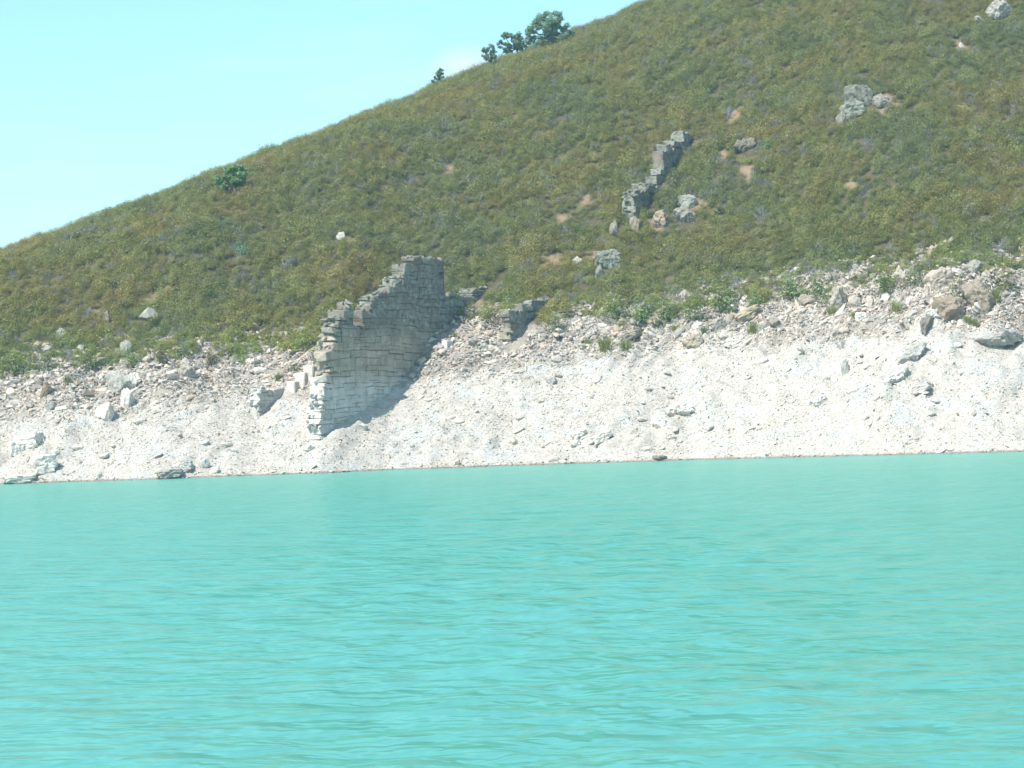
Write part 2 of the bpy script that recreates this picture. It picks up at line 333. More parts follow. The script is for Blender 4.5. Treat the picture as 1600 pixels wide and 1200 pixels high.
# ---------- shape builders
def hull_stone(rng, n=14, flat=.6, elong=1.5):
    bm = bmesh.new()
    for i in range(n):
        v = rng.normal(size=3); v /= np.linalg.norm(v)
        v = np.sign(v)*np.abs(v)**.6; v *= .5*rng.uniform(.85, 1.0)
        bm.verts.new((v[0]*elong, v[1], v[2]*flat))
    bmesh.ops.convex_hull(bm, input=bm.verts[:])
    bmesh.ops.delete(bm, geom=[v for v in bm.verts if not v.link_faces], context='VERTS')
    me = bpy.data.meshes.new('stone'); bm.to_mesh(me); bm.free(); return me
def boulder_mesh(rng, size, sub=3, rough=.06, planes=20, boxy=.0):
    bm = bmesh.new(); bmesh.ops.create_icosphere(bm, subdivisions=sub, radius=1)
    N = rng.normal(size=(planes, 3)); N /= np.linalg.norm(N, axis=1)[:, None]; D = rng.uniform(.50, .86, planes)
    if boxy: N = np.vstack([N, np.eye(3), -np.eye(3)]) ; D = np.concatenate([D+.25*boxy, rng.uniform(.60, .72, 6)])
    off = rng.uniform(0, 50, 3); nn, rr_ = [], []
    for v in bm.verts:
        d = np.array(v.co); d /= np.linalg.norm(d); dots = N @ d
        r = min(1.0, float(np.min(np.where(dots > .05, D/np.maximum(dots, .05), 9))))
        nn.append(d); rr_.append(r)
    nn = np.array(nn); rr_ = np.array(rr_)
    q = nn[:, 0]*.6+nn[:, 2]*.8
    rr_ = rr_*(1 + rough*fbm(nn[:, 0]*2.8+off[0], nn[:, 1]*2.8+nn[:, 2]*2.1+off[1], 5, 5) - .9*rough*np.maximum(0, .25-np.abs(noise(q*2.6+off[2], nn[:, 1]*1.2+nn[:, 0], 9)))*2 - .25*rough*np.abs(noise(q*8+off[0], nn[:, 1]*3, 19)))
    for v, d, r in zip(bm.verts, nn, rr_):
        v.co = Vector((d*r*np.array(size)*.5*1.45).tolist())
    me = bpy.data.meshes.new('boulder'); bm.to_mesh(me); bm.free(); return me
def block_mesh(rng, size, j=.05, ch=.10):
    """a roughly squared stone: chamfered box with uneven corners"""
    hx, hy, hz = [v/2 for v in size]; c = min(size)*ch
    V = []
    for sx in (-1, 1):
        for sy in (-1, 1):
            for sz in (-1, 1):
                jx, jy, jz = rng.normal(0, j*min(size), 3)
                P = np.array([sx*hx+jx, sy*hy+jy, sz*hz+jz])
                V += [P-[0, sy*c, sz*c], P-[sx*c, 0, sz*c], P-[sx*c, sy*c, 0]]
    bm = bmesh.new()
    for v in V: bm.verts.new(v.tolist())
    bmesh.ops.convex_hull(bm, input=bm.verts[:])
    bmesh.ops.delete(bm, geom=[v for v in bm.verts if not v.link_faces], context='VERTS')
    me = bpy.data.meshes.new('block'); bm.to_mesh(me); bm.free(); return me
def stone_mesh(rng, C8, j=.03, ch=.05):
    C8 = np.asarray(C8); mid = C8.mean(0); bm = bmesh.new()
    for P in C8:
        P = P + rng.normal(0, j, 3); d = mid-P
        for ax in range(3):
            q = P.copy()
            for o_ in range(3):
                if o_ != ax: q[o_] += np.sign(d[o_])*min(ch, abs(d[o_])*.4)
            bm.verts.new((q-mid).tolist())
    bmesh.ops.convex_hull(bm, input=bm.verts[:])
    bmesh.ops.delete(bm, geom=[v for v in bm.verts if not v.link_faces], context='VERTS')
    me = bpy.data.meshes.new('stone'); bm.to_mesh(me); bm.free(); return me, mid
def leaves_mesh(name, C, Nrm, size, tint, rng, mat, stems=None):
    n = len(C); Nrm = Nrm/np.maximum(np.linalg.norm(Nrm, axis=1)[:, None], 1e-6)
    a = rng.normal(size=(n, 3)); a -= (a*Nrm).sum(1)[:, None]*Nrm; a /= np.linalg.norm(a, axis=1)[:, None]; b_ = np.cross(Nrm, a)
    s = np.asarray(size).reshape(-1, 1)
    V = np.stack([C+a*s, C+b_*s*.55, C-a*s, C-b_*s*.55], 1).reshape(-1, 3); Fq = np.arange(4*n).reshape(n, 4); T = np.asarray(tint)
    if stems is not None:
        sv, sf = stems; V = np.vstack([V, sv]); Fq = np.vstack([Fq, sf+4*n]); T = np.concatenate([T, np.full(len(sf), .15)])
    me = mesh_np(name, V, Fq); attr(me, 'tint', 'FLOAT', 'FACE', T); me.materials.append(mat); return me
def tubes(paths, sides=5):
    V, Fq, o = [], [], 0
    for pts, rad_ in paths:
        pts = np.asarray(pts, float); m = len(pts)
        for i in range(m):
            t_ = pts[min(i+1, m-1)]-pts[max(i-1, 0)]; t_ /= np.linalg.norm(t_)+1e-9
            a = np.cross(t_, [.3, .9, .1]); a /= np.linalg.norm(a)+1e-9; b_ = np.cross(t_, a)
            for q in range(sides):
                an = 2*math.pi*q/sides; V.append(pts[i]+rad_[i]*(a*math.cos(an)+b_*math.sin(an)))
        for i in range(m-1):
            for q in range(sides):
                q2 = (q+1) % sides; Fq.append((o+i*sides+q, o+i*sides+q2, o+(i+1)*sides+q2, o+(i+1)*sides+q))
        o += m*sides
    return np.array(V), np.array(Fq)
def shrub_mesh(name, seed, n, rad=.5, h=.8, leaf=.05, spread=.16, tips=14, dead=False, dry=.5):
    rng = np.random.default_rng(seed)
    az = rng.uniform(0, 2*math.pi, tips); el = np.arcsin(rng.uniform(.05, 1, tips)); rr_ = rng.uniform(.7, 1.05, tips)
    T = np.stack([np.cos(az)*np.cos(el)*rad*rr_, np.sin(az)*np.cos(el)*rad*rr_, .12+np.sin(el)*h*rr_], 1)
    paths = []
    for q in T:
        mid = q*.5+np.array([*rng.normal(0, .04, 2), .02]); paths.append(([np.array([0, 0, -.15]), mid, q], [.012, .008, .004]))
        if dead:
            for _ in range(5):
                e = q + rng.normal(0, .16, 3)+[0, 0, .06]; st = mid + (q-mid)*rng.uniform(0, .9); paths.append(([st, (st+e)/2+rng.normal(0, .02, 3), e], [.009, .007, .004]))
    st = tubes(paths, 3)
    k_ = rng.integers(0, tips, n); C = T[k_]*rng.uniform(.55, 1.08, (n, 1))+rng.normal(0, spread, (n, 3))*[1, 1, .8]; C[:, 2] = np.maximum(C[:, 2], .02+.1*rng.random(n))
    Nrm = C*[1, 1, .8]+[-.15, -.15, .6]+rng.normal(0, .35, (n, 3))
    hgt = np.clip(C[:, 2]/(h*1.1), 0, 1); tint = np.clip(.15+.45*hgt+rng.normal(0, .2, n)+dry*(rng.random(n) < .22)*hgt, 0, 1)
    return leaves_mesh(name, C, Nrm, leaf*rng.uniform(.6, 1.3, n), tint, rng, MAT_LEAF, st)

# ---------- scattered cover: one object each, instanced points
def scatter(name, sources, P, rot, scl, idx_, cols, label, cat):
    c_ = bpy.data.collections.new(name+'_sources')
    for i, m_ in enumerate(sources):
        o = bpy.data.objects.new('%s_piece.%03d' % (name, i), m_); c_.objects.link(o)
    me = bpy.data.meshes.new(name); me.vertices.add(len(P)); me.vertices.foreach_set('co', np.asarray(P, np.float32).ravel())
    attr(me, 'rot', 'FLOAT_VECTOR', 'POINT', rot); attr(me, 'scl', 'FLOAT_VECTOR', 'POINT', scl); attr(me, 'pick', 'INT', 'POINT', idx_)
    attr(me, 'col', 'FLOAT_COLOR', 'POINT', np.concatenate([cols, np.ones((len(P), 1))], 1))
    o = link(name, me)
    ng = bpy.data.node_groups.new(name, 'GeometryNodeTree')
    ng.interface.new_socket('Geometry', in_out='INPUT', socket_type='NodeSocketGeometry'); ng.interface.new_socket('Geometry', in_out='OUTPUT', socket_type='NodeSocketGeometry')
    N = ng.nodes; L = ng.links; gi = N.new('NodeGroupInput'); go = N.new('NodeGroupOutput'); ip = N.new('GeometryNodeInstanceOnPoints'); ci = N.new('GeometryNodeCollectionInfo')
    ci.inputs['Collection'].default_value = c_; ci.inputs['Separate Children'].default_value = True; ci.inputs['Reset Children'].default_value = True
    def na(nm, ty):
        n = N.new('GeometryNodeInputNamedAttribute'); n.data_type = ty; n.inputs['Name'].default_value = nm; return n.outputs[0]
    er = N.new('FunctionNodeEulerToRotation'); L.new(na('rot', 'FLOAT_VECTOR'), er.inputs[0])
    L.new(gi.outputs[0], ip.inputs['Points']); L.new(ci.outputs[0], ip.inputs['Instance']); ip.inputs['Pick Instance'].default_value = True
    L.new(na('pick', 'INT'), ip.inputs['Instance Index']); L.new(er.outputs[0], ip.inputs['Rotation']); L.new(na('scl', 'FLOAT_VECTOR'), ip.inputs['Scale']); L.new(ip.outputs[0], go.inputs[0])
    md = o.modifiers.new('scatter', 'NODES'); md.node_group = ng
    return tag(o, label, cat, kind='stuff')
def slope_rot(x, y, rng, n, tilt=.25):
    e = .4; gxx = (terrain(x+e, y)-terrain(x-e, y))/(2*e); gyy = (terrain(x, y+e)-terrain(x, y-e))/(2*e)
    return np.stack([np.arctan(gyy)*1.0+rng.normal(0, tilt, n), -np.arctan(gxx)+rng.normal(0, tilt, n), np.zeros(n)], 1)
def in_view(x, y, z, m=60):
    px, py = project(np.stack([x, y, z], 1)); return (px > -m) & (px < 1600+m) & (py > -90)
def stone_cols(x, s, rng, n):
    w = 1-sstep(-2.2, 2.4, s-white_s(x)+1.6*fbm(x/4, s/2.5, 301, 3)+rng.normal(0, .5, n))
    a = np.array([.54, .495, .44])*rng.uniform(.84, 1.08, (n, 1))*np.where(rng.random((n, 1)) < .2, [[.93, 1.0, 1.02]], [[1.02, 1, .96]])
    b_ = np.array([.42, .38, .335])*rng.uniform(.55, 1.4, (n, 1))*np.where(rng.random((n, 1)) < .3, [[1.08, .95, .85]], [[1, 1, 1]])
    return a*w[:, None]+b_*(1-w[:, None])

# ---------- landmarks are listed first so that shrubs keep clear of them
CLEAR, WALL_FOOT = [], []      # (x, y, radius)
def clear_of(x, y):
    k_ = np.ones(len(x), bool)
    for cx_, cy_, r_ in CLEAR: k_ &= ((x-cx_)**2+(y-cy_)**2*.55) > r_*r_
    return k_

# ---------- ruined walls: courses of single stones round a mortar core
U = np.array([.486, .874]); NRM = np.array([.874, -.486])
def wall(name, A, label, left_px, top_px, right_px, thick=.9, course=(.26, .56), length=(.45, 1.7), seed=1, mats=None, cat='stone wall', u_dir=U, sink=.5, rag=.16, extra=(), j=(.014, .035), rubble=30, split_p=.3, foot=.38):
    """A: pixel of the foot of the near corner; left_px/right_px: the ends of the shaded face from foot to top; top_px: its top line"""
    mats = mats or (MAT_WALL, MAT_MORTAR); rng = np.random.default_rng(seed)
    u_ = np.asarray(u_dir)/np.linalg.norm(u_dir); nr = np.array([u_[1], -u_[0]])
    base = hit(*A); ruin = empty(name, base); tag(ruin, label, cat, kind='thing')
    def uz(px, py):
        d = ray(px, py); t_ = ((base[:2]-CAM[:2]) @ nr)/(d[:2] @ nr); P = CAM+d*t_; return (P[:2]-base[:2]) @ u_, P[2]
    L = np.array([uz(*q) for q in left_px]); T = np.array([uz(*q) for q in top_px]); R = np.array([uz(*q) for q in right_px])
    L = L[np.argsort(L[:, 1])]; R = R[np.argsort(R[:, 1])]
    top = lambda u: np.interp(u, T[:, 0], T[:, 1]); left = lambda z_: np.interp(z_, L[:, 1], L[:, 0]); right = lambda z_: np.interp(z_, R[:, 1], R[:, 0])
    ground = lambda u: float(terrain(base[0]+u_[0]*u-nr[0]*thick*.5, base[1]+u_[1]*u-nr[1]*thick*.5))
    umin, umax = min(L[:, 0].min(), T[:, 0].min()), max(R[:, 0].max(), T[:, 0].max())
    zlo = min(ground(umin), ground(umax))-sink-.5; zt = T[:, 1].max()+.3
    rz = math.atan2(u_[1], u_[0]); z0 = zlo; count = 0; cells = []
    while z0 < zt:
        h = rng.uniform(*course); zc = z0+h/2; u0 = umin-.3*rng.random()
        while u0 < umax:
            l = rng.uniform(*length)*(1.0 if h > .4 else 1.15); uc = u0+l/2
            a, b_ = u0, u0+l
            lo, hi = left(zc)+rng.normal(0, rag*.4), right(zc)+rng.normal(0, rag*.4)
            a2, b2 = max(a, lo), min(b_, hi)
            if b2-a2 > .22 and top((a2+b2)/2) > zc-.05*h and z0+h > min(ground(a2), ground(b2))-.8:
                cells.append((a2, b2, z0, h))
            u0 += l
        z0 += h
    warp = lambda u, z_: (u+.13*float(noise(u*.8+seed, z_*.9, 41))+.05*float(noise(u*2.1, z_*2.1, 42)), z_+.30*float(noise(u*.16+seed, z_*.2, 43))+.13*float(noise(u*.6, z_*.5, 44))+.05*float(noise(u*1.9, z_*1.6, 45)))
    split = []
    for a2, b2, z0, h in cells:
        if h > .40 and rng.random() < split_p: f = rng.uniform(.35, .65); split += [(a2, b2, z0, h*f), (a2+rng.uniform(-.04, .04), b2, z0+h*f, h*(1-f))]
        else: split.append((a2, b2, z0, h))
    for x0_, x1_, y0_, y1_ in extra:
        (ua, za), (ub, zb) = uz(x0_, y0_), uz(x1_, y1_); split.append((ua, ub, za, zb-za))
    for a2, b2, z0, h in split:
        g = .004; edge = a2 <= left(z0+h/2)+.3 or b2 >= right(z0+h/2)-.3 or top((a2+b2)/2) < z0+1.6*h
        out = rng.normal(0, .012)+(.05 if rng.random() < .07 else 0)-(.035 if rng.random() < .08 else 0); bk = rng.normal(0, .09 if edge else .03)
        if edge: a2 -= max(0, rng.normal(0, rag*.5)) if a2 <= left(z0+h/2)+.3 else 0
        C8 = []
        for uu, zz in ((a2+g, z0+g), (b2-g, z0+g), (b2-g, z0+h-g), (a2+g, z0+h-g)):
            wu, wz = warp(uu, zz); C8 += [(wu, out, wz), (wu, -thick+bk, wz)]
        me, mid = stone_mesh(rng, C8, j[1] if edge else j[0], .045 if edge else .025)
        o = link('stone', me, mats[0], ruin); o.matrix_parent_inverse = Matrix.Translation(-Vector(base.tolist()))
        ctr = base[:2]+u_*mid[0]+nr*mid[1]
        o.location = (ctr[0], ctr[1], mid[2])
        o.rotation_euler = (0, 0, rz); o.scale = (1, 1, 1); count += 1
    # broken pieces left lying along the top and down the torn end
    tops = [c_ for c_ in split if not any(k_[0] < (c_[0]+c_[1])/2 < k_[1] and k_[2] > c_[2]+.05 for k_ in split)]; ends = [c_ for c_ in split if c_[0] <= left(c_[2]+c_[3]/2)+.25]
    for q in range(rubble):
        c_ = tops[rng.integers(len(tops))] if q % 3 else ends[rng.integers(len(ends))]; s_ = rng.uniform(.18, .55)
        if q % 3: uu, zz, dd = rng.uniform(c_[0], c_[1]), c_[2]+c_[3]+s_*.05, rng.uniform(.1, thick-.1)
        else: uu, zz, dd = c_[0]-s_*.05, c_[2]+rng.uniform(0, c_[3]), rng.uniform(.05, thick-.05)
        wu, wz = warp(uu, zz); me = hull_stone(rng, 12, .6, 1.4); ctr = base[:2]+u_*wu-nr*dd
        o = link('broken_stone', me, mats[0], ruin); o.matrix_parent_inverse = Matrix.Translation(-Vector(base.tolist()))
        o.location = (ctr[0], ctr[1], wz); o.rotation_euler = tuple(rng.normal(0, .35, 2))+(rz+rng.normal(0, .6),); o.scale = (s_*1.25, s_, s_)
    # mortar and rubble core, recessed behind the stone faces
    V, Fq = [], []
    us = np.arange(umin, umax, .25); zs = {}
    for u0 in us:
        cs = [c_ for c_ in cells if c_[0]+.05 <= u0+.12 <= c_[1]-.05]
        if cs: zs[round(u0, 3)] = max(c_[2]+c_[3] for c_ in cs)-.12
    for u0 in us:
        if round(u0, 3) not in zs: continue
        za, zb = ground(u0)-.8, zs[round(u0, 3)]-.12
        if zb < za+.2: continue
        low = [c_[2] for c_ in cells if c_[0]+.05 <= u0+.12 <= c_[1]-.05]; za = max(za, min(low)+.05)
        o_ = len(V)
        for (uu, dd) in ((u0, .10), (u0+.25, .10), (u0+.25, thick-.14), (u0, thick-.14)):
            c_ = base[:2]+u_*uu-nr*dd
            V += [(c_[0], c_[1], za), (c_[0], c_[1], zb)]
        for q in range(4):
            i, j_ = o_+2*q, o_+2*((q+1) % 4); Fq.append((i, j_, j_+1, i+1))
        Fq.append((o_+1, o_+3, o_+5, o_+7))
    me = mesh_np('mortar_core', np.array(V)-base, np.array(Fq)); tag(link('mortar_core', me, mats[1], ruin), kind='stuff')
    for uu in np.arange(umin, umax, .8):
        c_ = base[:2]+u_*uu; CLEAR.append((c_[0]+.1, c_[1]-.1, .42)); WALL_FOOT.append((c_[0]+nr[0]*.35, c_[1]+nr[1]*.3, foot))
    return ruin, count
w1 = wall('ruined_wall', (497, 692), 'tall ruined stone wall stepping up the bank, bleached at the foot, grey above',
    [(497,700),(499,670),(502,640),(504,610),(511,590),(514,570),(523,556),(521,535),(523,512),(531,498),(545,480)],
    [(497,600),(512,560),(522,500),(533,482),(551,474),(553,504),(574,506),(577,470),(592,456),(606,446),(622,437),(634,428),(638,412),(650,408),(664,404),(688,402),(692,440),(694,470),(705,470),(724,463),(745,458),(765,455),(778,460)],
    [(790,480),(788,440),(788,400)], seed=3, extra=[(508,526,562,546)], rubble=170, course=(.24, .62), length=(.4, 1.9), thick=1.1, j=(.016, .055))
w2 = wall('wall_stub', (403, 655), 'low bleached wall stub on the white bank below the three squared blocks',
    [(401,660),(404,640),(404,612)], [(404,611),(424,610),(430,606),(441,605),(448,602),(462,606)], [(463,625),(463,595)], seed=5, course=(.34,.5), length=(.6,1.4), rubble=14)
w3 = wall('wall_corner', (798, 538), 'short grey wall remnant standing on stony ground uphill of the tall wall',
    [(799,542),(797,515),(794,492)], [(794,484),(808,479),(822,472),(838,468),(852,467),(866,475)], [(867,500),(867,460)], seed=7, course=(.38,.56), length=(.6,1.6), thick=.7, rubble=8, split_p=.1, foot=.7)
MAT_UP = masonry('hill_wall_stone', -20, -15); MAT_UPM = masonry('hill_wall_mortar', -20, -15, True)
w4 = wall('hillside_wall', (990, 345), 'broken grey wall climbing in steps through the shrubs high on the slope',
    [(990,350),(991,320),(993,298)], [(992,297),(1008,291),(1027,289),(1028,270),(1033,262),(1036,258),(1037,240),(1039,228),(1052,224),(1054,217),(1066,214),(1080,214),(1086,224)], [(1086,240),(1086,205)], seed=9, mats=(MAT_UP, MAT_UPM), course=(.45,.8), length=(.6,1.5), thick=1.0, j=(.045, .11), rubble=80, split_p=.12)
print('WALL STONES', w1[1], w2[1], w3[1], w4[1])

# ---------- single rocks
def rock(px, py, w, h, label, name='boulder', seed=0, c_=(.36,.36,.32), depth=None, sub=4, boxy=0., rot=None, sink=.3, tilt=(0, 0), group=None, cat='rock', rough=.14):
    """px, py: middle of the foot in the photo; w, h: its breadth and height there"""
    r_ = np.random.default_rng(1000+seed+int(px)*7+int(py)); b_ = hit(px, py); m = np.linalg.norm(b_-CAM)/F_PX
    W, Hh = w*m, h*m; D = depth if depth else W*.8
    me = boulder_mesh(r_, (W, D, Hh/(1-sink)), sub, rough, boxy=boxy)
    o = link(name, me, MAT_STONE); o.location = (b_[0], b_[1]+D*.30, b_[2]+Hh*(.5-sink*.5)+D*.12)
    o.rotation_euler = (tilt[0], tilt[1], (r_.uniform(-.5, .5) if rot is None else rot)); o['col'] = tuple(float(v)*(.60 if c_[1] < .6 else .74)*t_ for v, t_ in zip(c_, (1.07, 1.0, .91)))
    CLEAR.append((b_[0], b_[1]-.1, W*.42+.15))
    return tag(o, label, cat, group)
def block(px, py, w, h, label, c_=(.7,.69,.66), name='squared_block', depth=.9, rot=math.atan2(U[1], U[0])-math.pi/2, seed=0, sink=.3, group=None):
    r_ = np.random.default_rng(2000+seed+int(px)); b_ = hit(px, py); m = np.linalg.norm(b_-CAM)/F_PX
    me = block_mesh(r_, (w*m*.8, depth, h*m/(1-sink)), .05, .08); o = link(name, me, MAT_STONE)
    o.location = (b_[0], b_[1]+depth*.4, b_[2]+h*m*(.5-sink*.5)+.1); o.rotation_euler = (.0, .0, rot); o['col'] = tuple(float(v)*.84*t_ for v, t_ in zip(c_, (1.04, 1., .94)))
    return tag(o, label, 'stone block', group)
PALE, GREY, LICH, WARM = (.72,.72,.69), (.40,.40,.37), (.36,.39,.34), (.50,.43,.35)
block(459,612,20,13, 'lowest of the three squared blocks between wall stub and tall wall', (.66,.64,.62), group='squared blocks in a row')
block(473,603,24,17, 'middle one of the three squared blocks between wall stub and tall wall', (.62,.58,.56), seed=2, group='squared blocks in a row')
block(486,594,22,19, 'topmost of the three squared blocks, touching the tall wall', (.62,.60,.58), seed=4, group='squared blocks in a row')
block(699,546,13,11, 'small white squared block beside the shadow of the tall wall', (.76,.73,.70), seed=6)
# outcrops and boulders up in the shrubs
rock(1343,168,46,32,'hollow grey outcrop high among shrubs above the broken wall',seed=1,c_=(.30,.31,.27),rough=.2,boxy=.25,depth=1.5)
rock(1336,183,40,20,'grey slab leaning under the hollow outcrop',seed=2,c_=LICH,tilt=(.1,-.25),boxy=.6)
rock(1314,197,15,18,'small upright stone at the foot of the leaning slab',seed=3,c_=GREY)
rock(1326,190,14,12,'stub of rock between leaning slab and small upright stone',seed=33,c_=LICH)
rock(1378,168,26,14,'cracked low rock on bare orange soil beside the hollow outcrop',seed=4,c_=GREY,rough=.16)
rock(1074,326,27,19,'rounded pale boulder resting on a shrub-ringed outcrop below the broken wall',seed=5,c_=(.50,.52,.50),sink=.15)
rock(1072,348,32,20,'shattered grey outcrop under the rounded pale boulder',seed=6,c_=GREY,rough=.2)
rock(1033,356,30,22,'low fractured outcrop between broken wall and rounded boulder',seed=7,c_=WARM,rough=.22)
rock(950,418,40,22,'flat-topped grey rock among shrubs above the bank',seed=8,c_=LICH,boxy=.6,tilt=(0,-.12))
rock(936,434,13,15,'small stone at the lower corner of the flat-topped rock',seed=9,c_=GREY)
rock(903,414,14,9,'white stone on bare soil near the flat-topped rock',seed=10,c_=(.62,.60,.56))
rock(1163,238,34,18,'dark low outcrop in shrubs to the right of the broken wall',seed=11,c_=(.30,.28,.24),rough=.2)
rock(960,372,14,24,'narrow pale standing rock below the broken wall',seed=12,c_=(.42,.40,.35),sink=.2)
rock(994,362,14,22,'slim fallen piece at the foot of the broken wall',seed=13,c_=WARM)
rock(1563,30,36,26,'pale jagged outcrop near the top right of the slope',seed=14,c_=(.58,.57,.54),rough=.2)
rock(1529,36,15,9,'small flat stone downhill of the pale jagged outcrop',seed=15,c_=(.5,.5,.47))
rock(1503,79,9,9,'little white stone alone in shrubs under the jagged outcrop',seed=16,c_=(.62,.6,.56))
rock(533,378,13,13,'small white stone on reddish soil in the middle of the slope',seed=17,c_=(.62,.6,.58))
rock(232,502,28,16,'smooth rounded grey boulder in shrubs above the white bank',seed=18,c_=(.50,.52,.50),rough=.03)
rock(96,530,14,16,'small pale boulder in shrubs near the far end of the slope',seed=19,c_=(.52,.54,.54))
rock(196,560,17,26,'upright mottled grey rock at the shrub edge',seed=20,c_=(.50,.52,.49),sink=.15,rough=.14)
rock(75,552,16,10,'low grey stone downhill of the small pale boulder',seed=21,c_=(.48,.48,.46))
rock(165,505,10,14,'thin pale stone on a bare streak among shrubs',seed=22,c_=(.52,.47,.42))
# boulders and ledges on the bank
rock(185,614,34,30,'large grey boulder with a dark hollow under it on the bank',seed=23,c_=(.56,.57,.56),rough=.14)
rock(206,604,26,18,'pale boulder leaning against the large hollow boulder',seed=24,c_=(.66,.65,.62))
rock(197,634,20,24,'white angular rock just below the large hollow boulder',seed=25,c_=(.78,.78,.76))
rock(290,592,24,26,'pale pointed rock at the edge of the shrubs',seed=26,c_=(.62,.58,.54),sink=.2,rough=.14)
rock(165,657,26,24,'pinkish white boulder with a shaded end on the white bank',seed=27,c_=(.80,.74,.70))
rock(72,620,18,18,'brown tilted rock on the stony strip',seed=28,c_=(.44,.35,.28),tilt=(.2,.4))
rock(80,641,18,9,'flat dark slab below the brown tilted rock',seed=29,c_=(.44,.46,.48))
rock(66,738,40,20,'broad white ledge split by a crack near the waterline',name='rock_ledge',seed=30,c_=(.82,.81,.78),boxy=1.,tilt=(0,-.12))
rock(44,700,40,16,'long white ledge above the cracked one',name='rock_ledge',seed=31,c_=(.80,.81,.80),boxy=1.,tilt=(0,-.2))
rock(24,712,24,18,'whitened block at the picture edge beside the long ledge',name='rock_ledge',seed=32,c_=(.82,.82,.80),boxy=1.)
rock(30,757,52,10,'flat grey slab half in the water',name='rock_ledge',seed=34,c_=(.62,.62,.60),boxy=1.,depth=1.4,tilt=(0,-.06))
rock(262,748,40,9,'dark thin slab lying in the waterline',name='rock_ledge',seed=35,c_=(.52,.52,.52),boxy=1.,depth=1.4,tilt=(0,-.12))
rock(285,738,30,11,'shaded slab resting above the thin waterline slab',name='rock_ledge',seed=36,c_=(.60,.61,.61),boxy=1.,tilt=(0,-.25))
rock(318,732,16,10,'rounded grey stone beside the shaded slab',seed=37,c_=(.66,.68,.68))
rock(940,690,34,10,'long pale slab with a shaded end midway down the white bank',name='rock_ledge',seed=38,c_=(.78,.77,.74),boxy=1.,tilt=(0,-.38))
rock(905,684,26,8,'thin slab ending at the long pale slab',name='rock_ledge',seed=39,c_=(.76,.75,.72),boxy=1.,tilt=(0,-.38))
rock(898,698,18,6,'small flat slab under the thin slab',name='rock_ledge',seed=40,c_=(.76,.75,.72),boxy=1.)
rock(1441,613,28,9,'lone dark-sided slab on the white bank to the right',name='rock_ledge',seed=41,c_=(.62,.60,.62),boxy=1.,tilt=(0,-.4))
rock(1280,632,24,9,'grey-edged slab poking from the white scree',name='rock_ledge',seed=42,c_=(.70,.69,.70),boxy=1.,tilt=(0,-.35))
rock(1322,584,12,20,'narrow fin of grey rock on the white bank',seed=43,c_=(.58,.58,.58),sink=.2)
rock(1448,520,22,22,'dark knobbly outcrop at the head of the gully',seed=44,c_=(.34,.32,.30),rough=.2)
rock(1490,505,56,34,'brown craggy outcrop above the gully',seed=45,c_=(.42,.36,.30),rough=.22,sub=4)
rock(1530,480,44,34,'weathered brown crag under the shrubs near the right edge',seed=46,c_=(.44,.38,.32),rough=.22,sub=4)
rock(1472,450,44,24,'pinkish pale rock slab at the shrub edge above the crag',seed=47,c_=(.62,.55,.50),boxy=.6,tilt=(0,-.5))
rock(1522,425,24,14,'grey boulder half hidden in shrubs above the crag',seed=48,c_=(.48,.47,.44))
rock(1346,503,17,12,'bright white squared stone on the brown strip',seed=49,c_=(.84,.83,.81),boxy=1.)
rock(1457,494,20,8,'white flat stone lying on the brown craggy outcrop',seed=50,c_=(.78,.76,.74),boxy=.6)
rock(1308,484,32,26,'pale crumbling knob of rock at the shrub edge',seed=51,c_=(.60,.55,.49),rough=.18)
rock(1360,480,11,16,'thin upright pale stone against the shrubs',seed=52,c_=(.66,.60,.55),boxy=.6,sink=.15)
rock(1338,482,20,12,'grey lump between crumbling knob and thin upright stone',seed=53,c_=(.50,.48,.45))
rock(1262,480,26,16,'brown angular rock under the bright green bushes',seed=54,c_=(.46,.42,.37),rough=.14)
rock(1085,542,30,14,'tan slab with a sunlit edge below the bushes',name='rock_ledge',seed=55,c_=(.58,.52,.43),boxy=.8,tilt=(0,-.45))
rock(1122,516,26,14,'grey slab uphill of the tan slab',name='rock_ledge',seed=56,c_=(.48,.45,.42),boxy=.8,tilt=(0,-.45))
rock(1168,500,44,12,'smooth tan bedrock ledge sloping under a bush',name='rock_ledge',seed=57,c_=(.56,.50,.38),boxy=.8,tilt=(0,-.42))
rock(985,532,36,10,'lichened ledge beside the grass tufts',name='rock_ledge',seed=58,c_=(.48,.45,.40),boxy=.8,tilt=(0,-.3))
rock(862,600,16,8,'isolated grey slab in the pale scree',name='rock_ledge',seed=59,c_=(.58,.59,.60),boxy=.8,tilt=(0,-.4))
rock(1030,720,18,7,'dark wet stone at the waterline',seed=60,c_=(.34,.33,.31))
rock(1210,512,22,12,'brownish stone in a cluster on the upper strip',seed=61,c_=(.46,.41,.36))
rock(716,728,10,6,'dark little stone touching the water below the tall wall',seed=62,c_=(.36,.35,.33))
rock(568,672,14,8,'grey stone lying in the mouth of the wall shadow',seed=63,c_=(.70,.72,.72))
rock(484,704,18,8,'white stone at the foot of the tall wall end',seed=64,c_=(.82,.82,.80))
rock(1110,672,16,9,'grey-white hump of rock low on the pale bank',seed=66,c_=(.74,.74,.73),rough=.14)
rock(1065,650,40,18,'jagged whitened outcrop low on the bank below the bushes',seed=67,c_=(.80,.81,.80),rough=.24,sub=4)
rock(1030,668,22,22,'split white rock beside the jagged whitened outcrop',seed=68,c_=(.82,.82,.81),rough=.2)
rock(1430,565,40,18,'blue-grey rocky rib along the gully',name='rock_ledge',seed=69,c_=(.56,.58,.58),rough=.2,tilt=(0,-.5))
rock(1400,600,44,18,'whitish lower rib along the gully',name='rock_ledge',seed=70,c_=(.68,.71,.71),rough=.2,tilt=(0,-.6))
